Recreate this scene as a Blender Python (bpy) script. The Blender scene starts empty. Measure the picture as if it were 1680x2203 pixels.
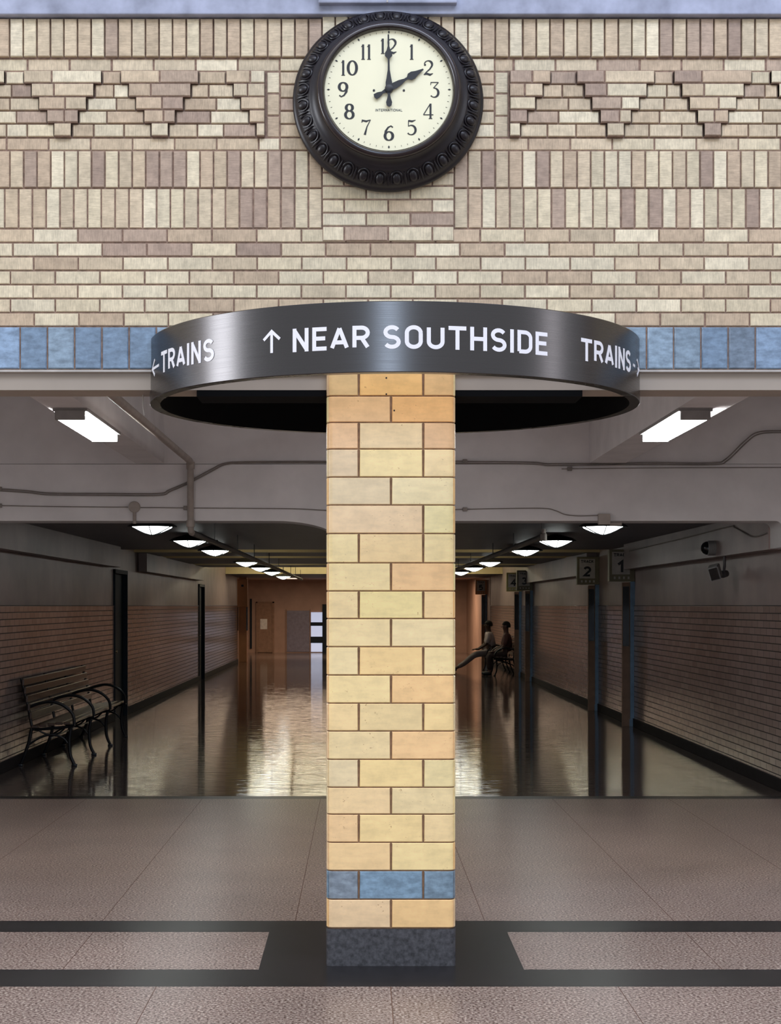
import bpy, bmesh, math, random
from mathutils import Vector, Matrix
random.seed(7)
PI = math.pi
sc = bpy.context.scene
C = sc.collection

# ------------------------------------------------------------------ camera
F = 3370.0; VX = 775.0; VY = 1303.0; EYE = 1.70
cam_d = bpy.data.cameras.new('camera'); cam = bpy.data.objects.new('camera', cam_d); C.objects.link(cam)
cam.location = (0, 0, EYE); cam.rotation_euler = (PI/2, 0, 0)
cam_d.sensor_width = 36.0; cam_d.lens = F/2203*36.0
cam_d.shift_x = (840-VX)/2203; cam_d.shift_y = (VY-1101.5)/2203
cam_d.clip_end = 300
sc.camera = cam

# ------------------------------------------------------------------ world, big lights, exposure
sc.view_settings.view_transform = 'Standard'; sc.view_settings.look = 'None'
sc.view_settings.exposure = 0.0; sc.view_settings.gamma = 1.0
sc.view_settings.use_curve_mapping = False
w = bpy.data.worlds.new('world'); sc.world = w; w.use_nodes = True
w.node_tree.nodes['Background'].inputs[0].default_value = (0.90, 0.93, 1.0, 1)
w.node_tree.nodes['Background'].inputs[1].default_value = 0.58

def area(name, loc, rot, sx, sy, power, col):
    l = bpy.data.lights.new(name, 'AREA'); l.shape = 'RECTANGLE'; l.size = sx; l.size_y = sy
    l.energy = power; l.color = col
    o = bpy.data.objects.new(name, l); C.objects.link(o); o.location = loc; o.rotation_euler = rot
    return o
# daylight and lamps of the tall hall in front of the wall
area('hall_ceiling_light', (0, -1.0, 10.5), (0, 0, 0), 16, 9, 920, (1.0, 0.94, 0.88))
area('hall_window_back', (-1.25, -16, 6.4), (PI/2, 0, 0), 2.2, 6, 560, (0.62, 0.78, 1.0))
area('hall_window_left', (-8.5, 6.1, 4.2), (PI/2, 0, -PI/2), 2.0, 3.2, 240, (0.90, 0.93, 1.0))
area('hall_window_right', (10, 4.0, 5.0), (PI/2, 0, PI/2), 1.2, 4, 70, (0.95, 0.93, 1.0))
area('hall_high_window', (2.5, 1.5, 9.8), (math.radians(40), 0, math.radians(-5)), 9, 2.0, 420, (0.50, 0.65, 1.0))

# ------------------------------------------------------------------ helpers
def srgb(r, g, b):
    def f(c):
        c /= 255.0
        return c/12.92 if c <= .04045 else ((c+.055)/1.055)**2.4
    return (f(r), f(g), f(b), 1.0)
def PX(px, Y): return (px-VX)*Y/F
def PZ(py, Y): return EYE+(VY-py)*Y/F

class MB:
    def __init__(s): s.v = []; s.f = []; s.c = []; s.m = []
    def face(s, pts, col=None, mi=0):
        n = len(s.v); s.v += [tuple(p) for p in pts]
        s.f.append(tuple(range(n, n+len(pts)))); s.c.append(col or (1, 1, 1, 1)); s.m.append(mi)
    def add(s, verts, faces, col=None, mi=0):
        n = len(s.v); s.v += [tuple(p) for p in verts]
        for f in faces:
            s.f.append(tuple(i+n for i in f)); s.c.append(col or (1, 1, 1, 1)); s.m.append(mi)
    def box(s, x0, x1, y0, y1, z0, z1, col=None, mi=0, b=0.0):
        if b <= 0:
            v = [(x0,y0,z0),(x1,y0,z0),(x1,y1,z0),(x0,y1,z0),(x0,y0,z1),(x1,y0,z1),(x1,y1,z1),(x0,y1,z1)]
            s.add(v, [(0,3,2,1),(4,5,6,7),(0,1,5,4),(1,2,6,5),(2,3,7,6),(3,0,4,7)], col, mi)
        else:
            bm = bmesh.new(); bmesh.ops.create_cube(bm, size=1)
            for q in bm.verts:
                q.co = ((x0+x1)/2+q.co.x*(x1-x0), (y0+y1)/2+q.co.y*(y1-y0), (z0+z1)/2+q.co.z*(z1-z0))
            bmesh.ops.bevel(bm, geom=bm.edges[:], offset=b, segments=2, affect='EDGES', profile=.5)
            s.bm(bm, col, mi)
    def bm(s, bm, col=None, mi=0, M=None):
        bm.verts.index_update()
        s.add([(M @ q.co if M else q.co) for q in bm.verts], [[q.index for q in f.verts] for f in bm.faces], col, mi)
        bm.free()
    def prism(s, prof, a0, a1, axis='Y', col=None, mi=0):
        """profile of (u,v) extruded along an axis"""
        def P(u, v, a): return {'Y': (u, a, v), 'X': (a, u, v), 'Z': (u, v, a)}[axis]
        n = len(prof)
        vs = [P(u, v, a0) for u, v in prof]+[P(u, v, a1) for u, v in prof]
        fs = [tuple(range(n)), tuple(range(2*n-1, n-1, -1))]
        for i in range(n):
            j = (i+1) % n; fs.append((i, i+n, j+n, j))
        s.add(vs, fs, col, mi)
    def lathe(s, prof, cx, cy, cz, axis='Z', n=32, col=None, mi=0, sq=1.0):
        """prof list of (r, h)"""
        vs = []; fs = []
        for r, h in prof:
            for k in range(n):
                a = 2*PI*k/n; u = r*math.cos(a); v = r*math.sin(a)
                if axis == 'Z': vs.append((cx+u, cy+v, cz+h))
                elif axis == 'Y': vs.append((cx+u, cy-h, cz+v*sq))
                else: vs.append((cx+h, cy+u, cz+v))
        for i in range(len(prof)-1):
            for k in range(n):
                k2 = (k+1) % n
                fs.append((i*n+k, i*n+k2, (i+1)*n+k2, (i+1)*n+k))
        s.add(vs, fs, col, mi)
    def tube(s, pts, r, n=10, col=None, mi=0, cap=True):
        pts = [Vector(p) for p in pts]; rs = r if isinstance(r, (list, tuple)) else [r]*len(pts)
        vs = []; fs = []; N = None
        for i, p in enumerate(pts):
            d = (pts[min(i+1, len(pts)-1)]-pts[max(i-1, 0)]).normalized()
            if N is None:
                N = d.orthogonal().normalized()
            else:
                N = (N-d*N.dot(d)).normalized()
            B = d.cross(N)
            for k in range(n):
                a = 2*PI*k/n; vs.append(p+(N*math.cos(a)+B*math.sin(a))*rs[i])
        for i in range(len(pts)-1):
            for k in range(n):
                k2 = (k+1) % n; fs.append((i*n+k, i*n+k2, (i+1)*n+k2, (i+1)*n+k))
        if cap:
            fs.append(tuple(range(n-1, -1, -1))); fs.append(tuple(range((len(pts)-1)*n, len(pts)*n)))
        s.add(vs, fs, col, mi)
    def build(s, name, mats, parent=None, smooth=False, origin=None):
        me = bpy.data.meshes.new(name)
        og = Vector(origin) if origin else Vector((0, 0, 0))
        me.from_pydata([tuple(Vector(p)-og) for p in s.v], [], s.f)
        if not isinstance(mats, (list, tuple)): mats = [mats]
        for m in mats: me.materials.append(m)
        me.polygons.foreach_set('material_index', s.m)
        ca = me.color_attributes.new('tone', 'FLOAT_COLOR', 'CORNER')
        dat = []
        for p, c in zip(me.polygons, s.c): dat += list(c)*p.loop_total
        ca.data.foreach_set('color', dat)
        bm = bmesh.new(); bm.from_mesh(me); bmesh.ops.recalc_face_normals(bm, faces=bm.faces); bm.to_mesh(me); bm.free()
        if smooth:
            me.polygons.foreach_set('use_smooth', [True]*len(me.polygons))
            try: me.set_sharp_from_angle(angle=math.radians(38))
            except Exception: pass
        me.update()
        o = bpy.data.objects.new(name, me); C.objects.link(o)
        if origin: o.location = og
        if parent:
            o.parent = parent
            o.location = og-parent.location if True else og
        return o

def tag(o, label=None, cat=None, group=None, kind=None):
    if label: o['label'] = label
    if cat: o['category'] = cat
    if group: o['group'] = group
    if kind: o['kind'] = kind
    return o
def struct(o): o['kind'] = 'structure'; return o
def thing(name, label, cat, loc=(0, 0, 0), group=None):
    o = bpy.data.objects.new(name, None); C.objects.link(o); o.location = loc; o.empty_display_size = .1
    return tag(o, label, cat, group)
def copy_tree(o, parent=None):
    c = o.copy(); C.objects.link(c)
    if parent: c.parent = parent
    for ch in list(o.children): copy_tree(ch, c)
    return c

# ------------------------------------------------------------------ materials
def newmat(name):
    m = bpy.data.materials.new(name); m.use_nodes = True
    nt = m.node_tree; b = nt.nodes['Principled BSDF']
    return m, nt, b
def coords(nt, scale):
    g = nt.nodes.new('ShaderNodeNewGeometry'); mp = nt.nodes.new('ShaderNodeMapping')
    nt.links.new(g.outputs['Position'], mp.inputs[0]); mp.inputs['Scale'].default_value = scale
    return mp.outputs[0]
def noise(nt, vec, sc_, det=3, rough=.55):
    n = nt.nodes.new('ShaderNodeTexNoise'); n.inputs['Scale'].default_value = sc_
    n.inputs['Detail'].default_value = det; n.inputs['Roughness'].default_value = rough
    nt.links.new(vec, n.inputs['Vector']); return n.outputs['Fac']
def ramp(nt, fac, stops):
    r = nt.nodes.new('ShaderNodeValToRGB'); e = r.color_ramp.elements
    while len(e) < len(stops): e.new(.5)
    for k, (p, c) in enumerate(stops): e[k].position = p; e[k].color = c
    nt.links.new(fac, r.inputs[0]); return r.outputs[0]
def mix(nt, a, b, fac, mode='MIX'):
    n = nt.nodes.new('ShaderNodeMix'); n.data_type = 'RGBA'; n.blend_type = mode
    for sock, val in ((n.inputs[6], a), (n.inputs[7], b), (n.inputs[0], fac)):
        if hasattr(val, 'is_linked') or hasattr(val, 'links'): nt.links.new(val, sock)
        else: sock.default_value = val
    return n.outputs[2]
def bump(nt, b, h, strength, dist=.002):
    n = nt.nodes.new('ShaderNodeBump'); n.inputs['Strength'].default_value = strength
    n.inputs['Distance'].default_value = dist; nt.links.new(h, n.inputs['Height'])
    nt.links.new(n.outputs[0], b.inputs['Normal'])
def grey(v): return (v, v, v, 1)
def simple(name, col, rough=.5, metal=0, spec=.5, mott=.12, msc=9, bmp=0):
    m, nt, b = newmat(name)
    v = coords(nt, (1, 1, 1)); n = noise(nt, v, msc, 4)
    c = mix(nt, col, ramp(nt, n, [(.3, grey(1-mott*2)), (.7, grey(1+mott*.4))]), 1.0, 'MULTIPLY')
    nt.links.new(c, b.inputs['Base Color'])
    b.inputs['Roughness'].default_value = rough; b.inputs['Metallic'].default_value = metal
    b.inputs['Specular IOR Level'].default_value = spec
    if bmp: bump(nt, b, noise(nt, v, msc*8, 3), bmp)
    return m
def toned(name, rough, stretch, ssc, samt, msc=25, mamt=.25, bmp=.4, stain=None):
    """colour of each unit from the 'tone' attribute, with wire-cut striations and mottling"""
    m, nt, b = newmat(name)
    at = nt.nodes.new('ShaderNodeAttribute'); at.attribute_name = 'tone'
    st = noise(nt, coords(nt, stretch), ssc, 3, .6)
    mo = noise(nt, coords(nt, (1, 1, 1)), msc, 5, .65)
    c = mix(nt, at.outputs['Color'], ramp(nt, st, [(.32, grey(1-samt)), (.62, grey(1.05))]), 1.0, 'MULTIPLY')
    c = mix(nt, c, ramp(nt, mo, [(.3, grey(1-mamt)), (.65, grey(1.04))]), 1.0, 'MULTIPLY')
    if stain:
        s2 = noise(nt, coords(nt, (1, 1, 1.6)), 60, 4, .7)
        lo = noise(nt, coords(nt, (1, 1, 1)), 7, 2, .5)
        mm = nt.nodes.new('ShaderNodeMath'); mm.operation = 'MULTIPLY'
        nt.links.new(ramp(nt, s2, [(.63, grey(0)), (.70, grey(1))]), mm.inputs[0])
        nt.links.new(ramp(nt, lo, [(.50, grey(0)), (.62, grey(.75))]), mm.inputs[1])
        c = mix(nt, c, stain, mm.outputs[0])
    nt.links.new(c, b.inputs['Base Color'])
    b.inputs['Roughness'].default_value = rough
    bump(nt, b, st, bmp, .0015)
    return m
M = {}
M['brick'] = toned('brick_stretcher', .75, (1, 1, .08), 260, .20)
M['soldier'] = toned('brick_soldier', .75, (.08, 1, 1), 260, .20)
M['mortar'] = simple('mortar', srgb(150, 124, 108), .9, mott=.25, msc=40, bmp=.3)
M['blue_tile'] = toned('blue_glazed_tile', .28, (.35, 1, 1), 45, .30, msc=30, mamt=.28, bmp=.25)
M['block'] = toned('column_block', .33, (.25, 1, 1), 40, .06, msc=14, mamt=.10, bmp=.1, stain=srgb(150, 105, 60))
M['block_mortar'] = simple('column_mortar', srgb(140, 108, 82), .9, mott=.2, msc=40)
M['stone'] = simple('cornice_stone', srgb(172, 178, 198), .7, mott=.22, msc=6, bmp=.1)
M['paint'] = simple('grey_paint', srgb(226, 223, 223), .55, mott=.06, msc=3)
M['lintel'] = simple('lintel_paint', srgb(164, 153, 140), .55, mott=.05, msc=3)
M['paint_dark'] = simple('ceiling_paint', srgb(104, 98, 96), .38, mott=.06, msc=3)
M['paint_up'] = simple('upper_wall_paint', srgb(160, 142, 138), .45, mott=.10, msc=2.2)
M['lit_bay_tone'] = simple('lit_bay_cream', srgb(205, 186, 140), .5, mott=.06, msc=3)  # lamplight on beam faces and bay ceiling put into the colour
M['soffit'] = simple('soffit_paint', srgb(124, 120, 128), .5, mott=.06, msc=3)
M['iron'] = simple('clock_iron', srgb(26, 22, 28), .36, 0.0, .5, mott=.15, msc=20)
M['iron_rim'] = simple('clock_rim', srgb(34, 22, 24), .22, 0.0, .6, mott=.1, msc=20)
M['dial'] = simple('clock_dial', srgb(240, 236, 202), .5, mott=.01)
M['ink'] = simple('clock_black', srgb(18, 20, 26), .45, mott=.02)
M['ink_soft'] = simple('clock_small_print', srgb(70, 78, 84), .6, mott=.02)
M['black'] = simple('matte_black', srgb(9, 10, 12), .8, spec=.1, mott=.02)
M['black_metal'] = simple('black_iron', srgb(20, 22, 26), .35, .3, .5)
M['white'] = simple('white_lettering', srgb(240, 240, 245), .45, mott=.01)
M['fix'] = simple('fixture_enamel', srgb(150, 148, 146), .4)
M['lip'] = simple('lintel_lip', srgb(190, 185, 178), .4)
M['granite'] = simple('base_granite', srgb(80, 80, 84), .45, mott=.35, msc=55, bmp=.2)
M['wood'] = simple('bench_wood', srgb(74, 52, 38), .3, mott=.25, msc=12)
M['conduit'] = simple('conduit', srgb(140, 132, 126), .45, .2)
M['pipe'] = simple('painted_pipe', srgb(165, 155, 146), .5)
M['pipe_dark'] = simple('dim_pipe', srgb(92, 88, 88), .5)  # darker pipe paint, dimness of the corridor put into the colour
M['door_navy'] = simple('navy_door', srgb(20, 32, 44), .6, spec=.25)
M['door_glass_dark'] = simple('dark_glass', srgb(22, 22, 24), .2)
M['blue_steel'] = simple('blue_steel', srgb(128, 160, 190), .5)
M['sign_box'] = simple('sign_box', srgb(132, 124, 98), .5)
M['sign_box_lit'] = simple('sign_box_lit', srgb(188, 176, 118), .5)  # sign box with yellow lamplight put into its colour
M['plate'] = simple('sign_plate', srgb(205, 198, 190), .5)
M['warm_wall'] = simple('warm_wall', srgb(172, 140, 122), .45, mott=.1, msc=2)
M['orange_lit_tone'] = simple('orange_lit_tone', srgb(216, 150, 96), .45, mott=.06, msc=3)  # orange light of the far room put into the base colour
M['door_tan'] = simple('tan_door', srgb(150, 118, 96), .65)
M['paper'] = simple('paper', srgb(235, 232, 226), .6)
M['frost'] = simple('frosted_panel', srgb(128, 122, 136), .25)
M['knob'] = simple('brass', srgb(190, 180, 150), .25, .9)
M['chrome'] = simple('steel', srgb(170, 170, 175), .25, .9)
M['skin'] = simple('skin', srgb(72, 48, 38), .5)
M['hair'] = simple('hair', srgb(22, 17, 16), .8)
M['shirt'] = simple('grey_shirt', srgb(190, 178, 182), .8)
M['trousers'] = simple('grey_trousers', srgb(130, 120, 122), .8)
M['shoe'] = simple('black_shoe', srgb(24, 22, 22), .5)
M['shirt_red'] = simple('dull_red_shirt', srgb(104, 66, 60), .8)
M['trousers_dk'] = simple('dark_trousers', srgb(56, 38, 36), .8)
M['skin2'] = simple('skin_b', srgb(104, 70, 60), .5)

def emit(name, col, st):
    m, nt, b = newmat(name)
    b.inputs['Base Color'].default_value = (.8, .8, .8, 1)
    b.inputs['Emission Color'].default_value = col; b.inputs['Emission Strength'].default_value = st
    return m
M['tube'] = emit('fluorescent_diffuser', (1, .98, .98, 1), 42.0)
M['dome'] = emit('dome_glass', (.95, 1.0, .97, 1), 14.0)
M['daylight'] = emit('daylight_pane', (.50, .66, 1, 1), 0.55)
M['cove'] = emit('cove_lamp', (1, .92, .66, 1), 14.0)
M['bay'] = emit('bay_lamp_glow', (1, .92, .70, 1), 5.0)
M['warm_lamp'] = emit('warm_lamp', (1, .80, .60, 1), 1.5)

# brushed sign metal
m, nt, b = newmat('brushed_sign_metal')
v = coords(nt, (1, 1, .02)); n = noise(nt, coords(nt, (.3, .3, 40)), 10, 2)
b.inputs['Base Color'].default_value = srgb(92, 90, 90); b.inputs['Metallic'].default_value = 1.0
nt.links.new(ramp(nt, n, [(.3, grey(.25)), (.7, grey(.29))]), b.inputs['Roughness'])
M['ring'] = m

# terrazzo
def terrazzo(name, base, rough, streak, fleck=1.0):
    m, nt, b = newmat(name)
    p = coords(nt, (1, 1, 1))
    n1 = noise(nt, p, 82, 2, .5)
    c = ramp(nt, n1, [(.41, srgb(64, 42, 34)), (.46, base), (.56, base), (.63, srgb(222, 208, 194))])
    c = mix(nt, base, c, fleck*.8)
    big = noise(nt, p, 1.3, 4)
    c = mix(nt, c, ramp(nt, big, [(.3, grey(.82)), (.7, grey(1.05))]), 1.0, 'MULTIPLY')
    nt.links.new(c, b.inputs['Base Color'])
    b.inputs['Roughness'].default_value = rough
    b.inputs['Specular IOR Level'].default_value = .42
    h = noise(nt, coords(nt, (.3, 4.5, 1)), 3.0, 3, .6)
    if streak: bump(nt, b, h, streak, .02)
    return m
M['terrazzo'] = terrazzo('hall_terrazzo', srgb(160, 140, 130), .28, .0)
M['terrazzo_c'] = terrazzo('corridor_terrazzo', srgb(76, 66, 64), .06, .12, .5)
M['band'] = simple('black_terrazzo', srgb(34, 32, 34), .30, mott=.2, msc=5)
M['base_board'] = simple('dark_baseboard', srgb(40, 36, 38), .7, spec=.2)
M['joint'] = simple('floor_joint', srgb(110, 80, 66), .5)

# glazed wainscot brick on a side wall (plane in Y-Z)
m, nt, b = newmat('glazed_wainscot')
g = nt.nodes.new('ShaderNodeNewGeometry'); sx = nt.nodes.new('ShaderNodeSeparateXYZ'); cx = nt.nodes.new('ShaderNodeCombineXYZ')
nt.links.new(g.outputs['Position'], sx.inputs[0]); nt.links.new(sx.outputs['Y'], cx.inputs['X']); nt.links.new(sx.outputs['Z'], cx.inputs['Y'])
bt = nt.nodes.new('ShaderNodeTexBrick'); nt.links.new(cx.outputs[0], bt.inputs['Vector'])
bt.inputs['Scale'].default_value = 1.0; bt.inputs['Brick Width'].default_value = .22; bt.inputs['Row Height'].default_value = .0708
bt.inputs['Mortar Size'].default_value = .005; bt.inputs['Mortar Smooth'].default_value = .2
bt.inputs['Color1'].default_value = srgb(156, 138, 134); bt.inputs['Color2'].default_value = srgb(144, 126, 122); bt.inputs['Mortar'].default_value = srgb(44, 34, 32)
nt.links.new(bt.outputs['Color'], b.inputs['Base Color'])
rr = ramp(nt, bt.outputs['Fac'], [(0, grey(.16)), (1, grey(.7))]); nt.links.new(rr, b.inputs['Roughness'])
inv = nt.nodes.new('ShaderNodeMath'); inv.operation = 'SUBTRACT'; inv.inputs[0].default_value = 1.0; nt.links.new(bt.outputs['Fac'], inv.inputs[1])
ad = nt.nodes.new('ShaderNodeMath'); ad.operation = 'ADD'; nt.links.new(inv.outputs[0], ad.inputs[0])
wv = nt.nodes.new('ShaderNodeMath'); wv.operation = 'MULTIPLY'; wv.inputs[1].default_value = .6
nt.links.new(noise(nt, coords(nt, (1, 1, 1)), 9, 2), wv.inputs[0]); nt.links.new(wv.outputs[0], ad.inputs[1])
bump(nt, b, ad.outputs[0], .5, .004)
M['wainscot'] = m

# ------------------------------------------------------------------ stroke lettering
def arc(cx, cy, rx, ry, a0, a1, n=12):
    return [(cx+rx*math.cos(math.radians(a0+(a1-a0)*k/n)), cy+ry*math.sin(math.radians(a0+(a1-a0)*k/n))) for k in range(n+1)]
LET = {
 'N': (.55, [[(0,0),(0,1)],[(0,1),(.55,0)],[(.55,0),(.55,1)]]),
 'E': (.46, [[(.46,0),(0,0),(0,1),(.46,1)],[(0,.52),(.40,.52)]]),
 'A': (.60, [[(-.02,0),(.30,1)],[(.30,1),(.62,0)],[(.08,.28),(.52,.28)]]),
 'R': (.56, [[(0,0),(0,1)]+[(.30,1)]+arc(.30,.74,.26,.26,90,-90)+[(0,.48)],[(.30,.48),(.56,0)]]),
 'S': (.56, [arc(.28,.75,.27,.25,28,270,14)[:-1]+arc(.28,.25,.28,.25,90,-152,14)]),
 'O': (.58, [arc(.29,.71,.29,.29,0,180,14)+arc(.29,.29,.29,.29,180,360,14)+[(.58,.71)]]),
 'U': (.58, [[(0,1)]+arc(.29,.29,.29,.29,180,360,14)+[(.58,1)]]),
 'T': (.60, [[(0,1),(.60,1)],[(.30,1),(.30,0)]]),
 'H': (.58, [[(0,0),(0,1)],[(.58,0),(.58,1)],[(0,.5),(.58,.5)]]),
 'I': (.02, [[(.01,0),(.01,1)]]),
 'D': (.57, [[(0,0),(0,1),(.28,1)]+arc(.28,.71,.29,.29,90,0,8)+arc(.28,.29,.29,.29,0,-90,8)+[(0,0)]]),
 'L': (.48, [[(0,1),(0,0),(.48,0)]]),
 'C': (.56, [arc(.29,.71,.29,.29,20,180,10)+arc(.29,.29,.29,.29,180,340,10)]),
 'K': (.56, [[(0,0),(0,1)],[(.54,1),(.04,.42)],[(.20,.62),(.56,0)]]),
 '1': (.30, [[(0,.78),(.24,1),(.24,0)]]),
 '2': (.54, [arc(.27,.72,.27,.28,165,-30,12)+[(0,0),(.54,0)]]),
 '3': (.54, [arc(.26,.76,.25,.24,150,-80,12),arc(.26,.26,.28,.27,85,-155,12)]),
 '4': (.56, [[(.42,0),(.42,1),(0,.30),(.56,.30)]]),
 '5': (.54, [[(.50,1),(.07,1),(.03,.55)]+arc(.26,.32,.28,.32,125,-150,12)]),
 '^': (.78, [[(.39,-.04),(.39,1.0)],[(0,.62),(.39,1.03),(.78,.62)]]),
 '<': (.95, [[(0,.5),(.95,.5)],[(.42,.92),(0,.5),(.42,.08)]]),
 '>': (.95, [[(0,.5),(.95,.5)],[(.53,.92),(.95,.5),(.53,.08)]]),
 ' ': (.05, []),
}
def ribbon(mb, pts, ws, th, fmap, ext=0.0, d0=0.0):
    """flat stroke of varying width; fmap(u,v,d) gives the world point"""
    pts = [Vector(p) for p in pts]
    if not isinstance(ws, (list, tuple)):
        pts = [p for i, p in enumerate(pts) if i == 0 or (p-pts[i-1]).length > 1e-5]
    if not isinstance(ws, (list, tuple)): ws = [ws]*len(pts)
    if ext:
        pts[0] = pts[0]+(pts[0]-pts[1]).normalized()*ext; pts[-1] = pts[-1]+(pts[-1]-pts[-2]).normalized()*ext
    L = []; R = []
    for i, p in enumerate(pts):
        a = (p-pts[i-1]).normalized() if i > 0 else (pts[1]-p).normalized()
        b_ = (pts[i+1]-p).normalized() if i < len(pts)-1 else a
        na = Vector((-a.y, a.x)); nb = Vector((-b_.y, b_.x)); nn = na+nb
        if nn.length < .2: nn = na
        nn.normalize(); k = 1/max(.45, nn.dot(na))
        L.append(p+nn*ws[i]/2*k); R.append(p-nn*ws[i]/2*k)
    n = len(pts); vs = []
    for d in (d0+th, d0):
        for q in L: vs.append(fmap(q.x, q.y, d))
        for q in R: vs.append(fmap(q.x, q.y, d))
    fs = []
    for i in range(n-1):
        fs.append((i, i+1, n+i+1, n+i))
        fs.append((2*n+i, 3*n+i, 3*n+i+1, 2*n+i+1))
        fs.append((i, 2*n+i, 2*n+i+1, i+1))
        fs.append((n+i, n+i+1, 3*n+i+1, 3*n+i))
    fs.append((0, n, 3*n, 2*n)); fs.append((n-1, 2*n-1+2*n-n+0, 3*n-1+n, n+n-1) if False else (n-1, 3*n-1, 4*n-1, 2*n-1))
    mb.add(vs, fs)
def text_width(s, gap): return sum(LET[c][0] for c in s)+gap*(len(s)-1)
def glyph(mb, ch, x, H, t, th, fmap, xs=1.0, z0=0.0):
    hh = H-t; wdt = LET[ch][0]
    for si, st in enumerate(LET[ch][1]):
        pts = [(x+(p[0]*H*xs), z0+t/2+p[1]*hh) for p in st]
        e = t/2 if (len(st) == 2 and (abs(st[0][0]-st[1][0]) < .02 or abs(st[0][1]-st[1][1]) < .02) and ch not in 'A^') else 0
        if ch in 'ELT14': e = t/2*.98
        if ch in '^<>': e = 0
        ribbon(mb, pts, t, th, fmap, e, si*.00012)
    return wdt*H*xs

# ------------------------------------------------------------------ brick facade
YW = 7.42
cream = [(228,215,184),(222,208,176),(232,220,190),(214,198,168)]
tan = [(208,188,158),(202,180,152),(212,194,164)]
dark = [(184,162,142),(174,152,134),(190,168,146)]
def tone(p_tan=.35, p_dark=.12):
    r = random.random()
    c = random.choice(dark if r < p_dark else tan if r < p_dark+p_tan else cream)
    k = random.uniform(.95, 1.04)
    return srgb(*[min(255, q*k) for q in c])
wall = MB()
def brick(x0, x1, y0, y1, proj, col, mi=0, j=1.7, ch=1.4, lj=True, rj=True):
    """x,y are lattice measures of the facade (454 per metre); proj in metres"""
    X0, X1 = PX(x0+j, YW), PX(x1-j, YW); Z1, Z0 = PZ(y0+j, YW), PZ(y1-j, YW)
    Z0 += random.uniform(-.0008, .0008); X0 += random.uniform(-.001, .001)
    yf = YW-proj; yb = YW+.02; c = ch/454.0
    v = [(X0,yb,Z0),(X1,yb,Z0),(X1,yb,Z1),(X0,yb,Z1),
         (X0,yf+c,Z0),(X1,yf+c,Z0),(X1,yf+c,Z1),(X0,yf+c,Z1),
         (X0+c,yf,Z0+c),(X1-c,yf,Z0+c),(X1-c,yf,Z1-c),(X0+c,yf,Z1-c)]
    f = [(8,9,10,11)]+[(a,(a+1)%4,(a+1)%4+4,a+4) for a in range(4)]+[(a+4,(a+1)%4+4,(a+1)%4+8,a+8) for a in range(4)]
    wall.add(v, f, col, mi)
    if proj > .02: wall.box(X0-.004 if lj else X0, X1+.004 if rj else X1, yf+.005, yb, Z0-.003, Z1+.003, (1,1,1,1), 3)
XL, XR = -1000, 2650
PIL0, PIL1 = 693, 977
def soldiers(y0, y1, x0, x1, pitch, proj, pt=.4, pd=.18):
    n = max(1, round((x1-x0)/pitch)); w_ = (x1-x0)/n
    for k in range(n): brick(x0+k*w_, x0+(k+1)*w_, y0, y1, proj, tone(pt, pd), 1)
def stretch(y0, y1, x0, x1, pitch, proj, off=0, pt=.35, pd=.12):
    x = x0-off*pitch
    while x < x1-2:
        a, b_ = max(x, x0), min(x+pitch, x1)
        if b_-a > 12: brick(a, b_, y0, y1, proj, tone(pt, pd), 0)
        x += pitch
# soldier courses
soldiers(41, 125, XL, PIL0, 29.3, .014, .35, .12); soldiers(41, 125, PIL1, XR, 29.3, .014, .35, .12)
soldiers(23, 84, PIL0, PIL1, 29.3, .016)
soldiers(324, 405, XL, PIL0, 29.4, .004); soldiers(324, 405, PIL1, XR, 29.4, .004)
soldiers(405, 492, XL, PIL0, 29.9, 0, .35, .14); soldiers(405, 492, PIL1, XR, 29.9, 0, .35, .14)
# single brick columns beside the pier
rows = [125, 154, 182, 211, 239, 267, 296, 324]
for y0, y1 in zip(rows, rows[1:]):
    brick(602, PIL0, y0, y1, .002, tone(.5, .15)); brick(PIL1, 1064, y0, y1, .002, tone(.5, .15))
# pier in the middle
yy = 84; k = 0
while yy < 515:
    y1 = yy+28.8 if yy < 480 else 520
    stretch(yy, y1, PIL0, PIL1, 94.7, .006, 0 if k % 2 else .5, .3, .06); yy = y1; k += 1
# recessed panels
stretch(125, 154, XL, 602, 90.5, -.004, .3, .3, .05); stretch(296, 324, XL, 602, 90.5, -.002, .8, .4, .08)
stretch(125, 154, 1064, XR, 90.5, -.004, .55, .3, .05); stretch(296, 324, 1064, XR, 90.5, -.002, .2, .4, .08)
for y0, y1 in ((154, 201), (201, 249), (249, 296)):
    brick(573, 602, y0, y1, -.002, tone(.5, .1), 1); brick(1064, 1094, y0, y1, -.002, tone(.5, .1), 1)
prow = [154, 182, 211, 239, 267, 296]
hw = [84, 67.5, 51.5, 34, 19]                       # half widths of the stepped pendants
def panel(x0, x1, centers):
    for r_ in range(5):
        y0, y1 = prow[r_], prow[r_+1]; cuts = []
        for c in centers:
            a, b_ = max(c-hw[r_], x0), min(c+hw[r_], x1)
            if b_-a < 8: continue
            cuts.append((a, b_))
            if b_-a > 110: mid = a+(b_-a)*random.choice((.5, .5, .36)); segs = [(a, mid), (mid, b_)]
            elif b_-a > 62: mid = a+(b_-a)*random.choice((.45, .55, .62)); segs = [(a, mid), (mid, b_)]
            else: segs = [(a, b_)]
            for s0, s1 in segs: brick(s0, s1, y0, y1, .024, tone(.45, .30), lj=s0 > a, rj=s1 < b_)
        cuts.sort(); x = x0
        for a, b_ in cuts+[(x1, x1)]:
            if a-x > 8:
                L_ = a-x; n = 1 if L_ < 60 else 2
                if L_ > 150: n = 2 if r_ < 4 else 3
                q = x
                for kk in range(n):
                    e = a if kk == n-1 else x+L_*(kk+1)/n+random.uniform(-12, 12)
                    brick(q, e, y0, y1, .006, tone(.4, .14)); q = e
            x = b_
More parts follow.
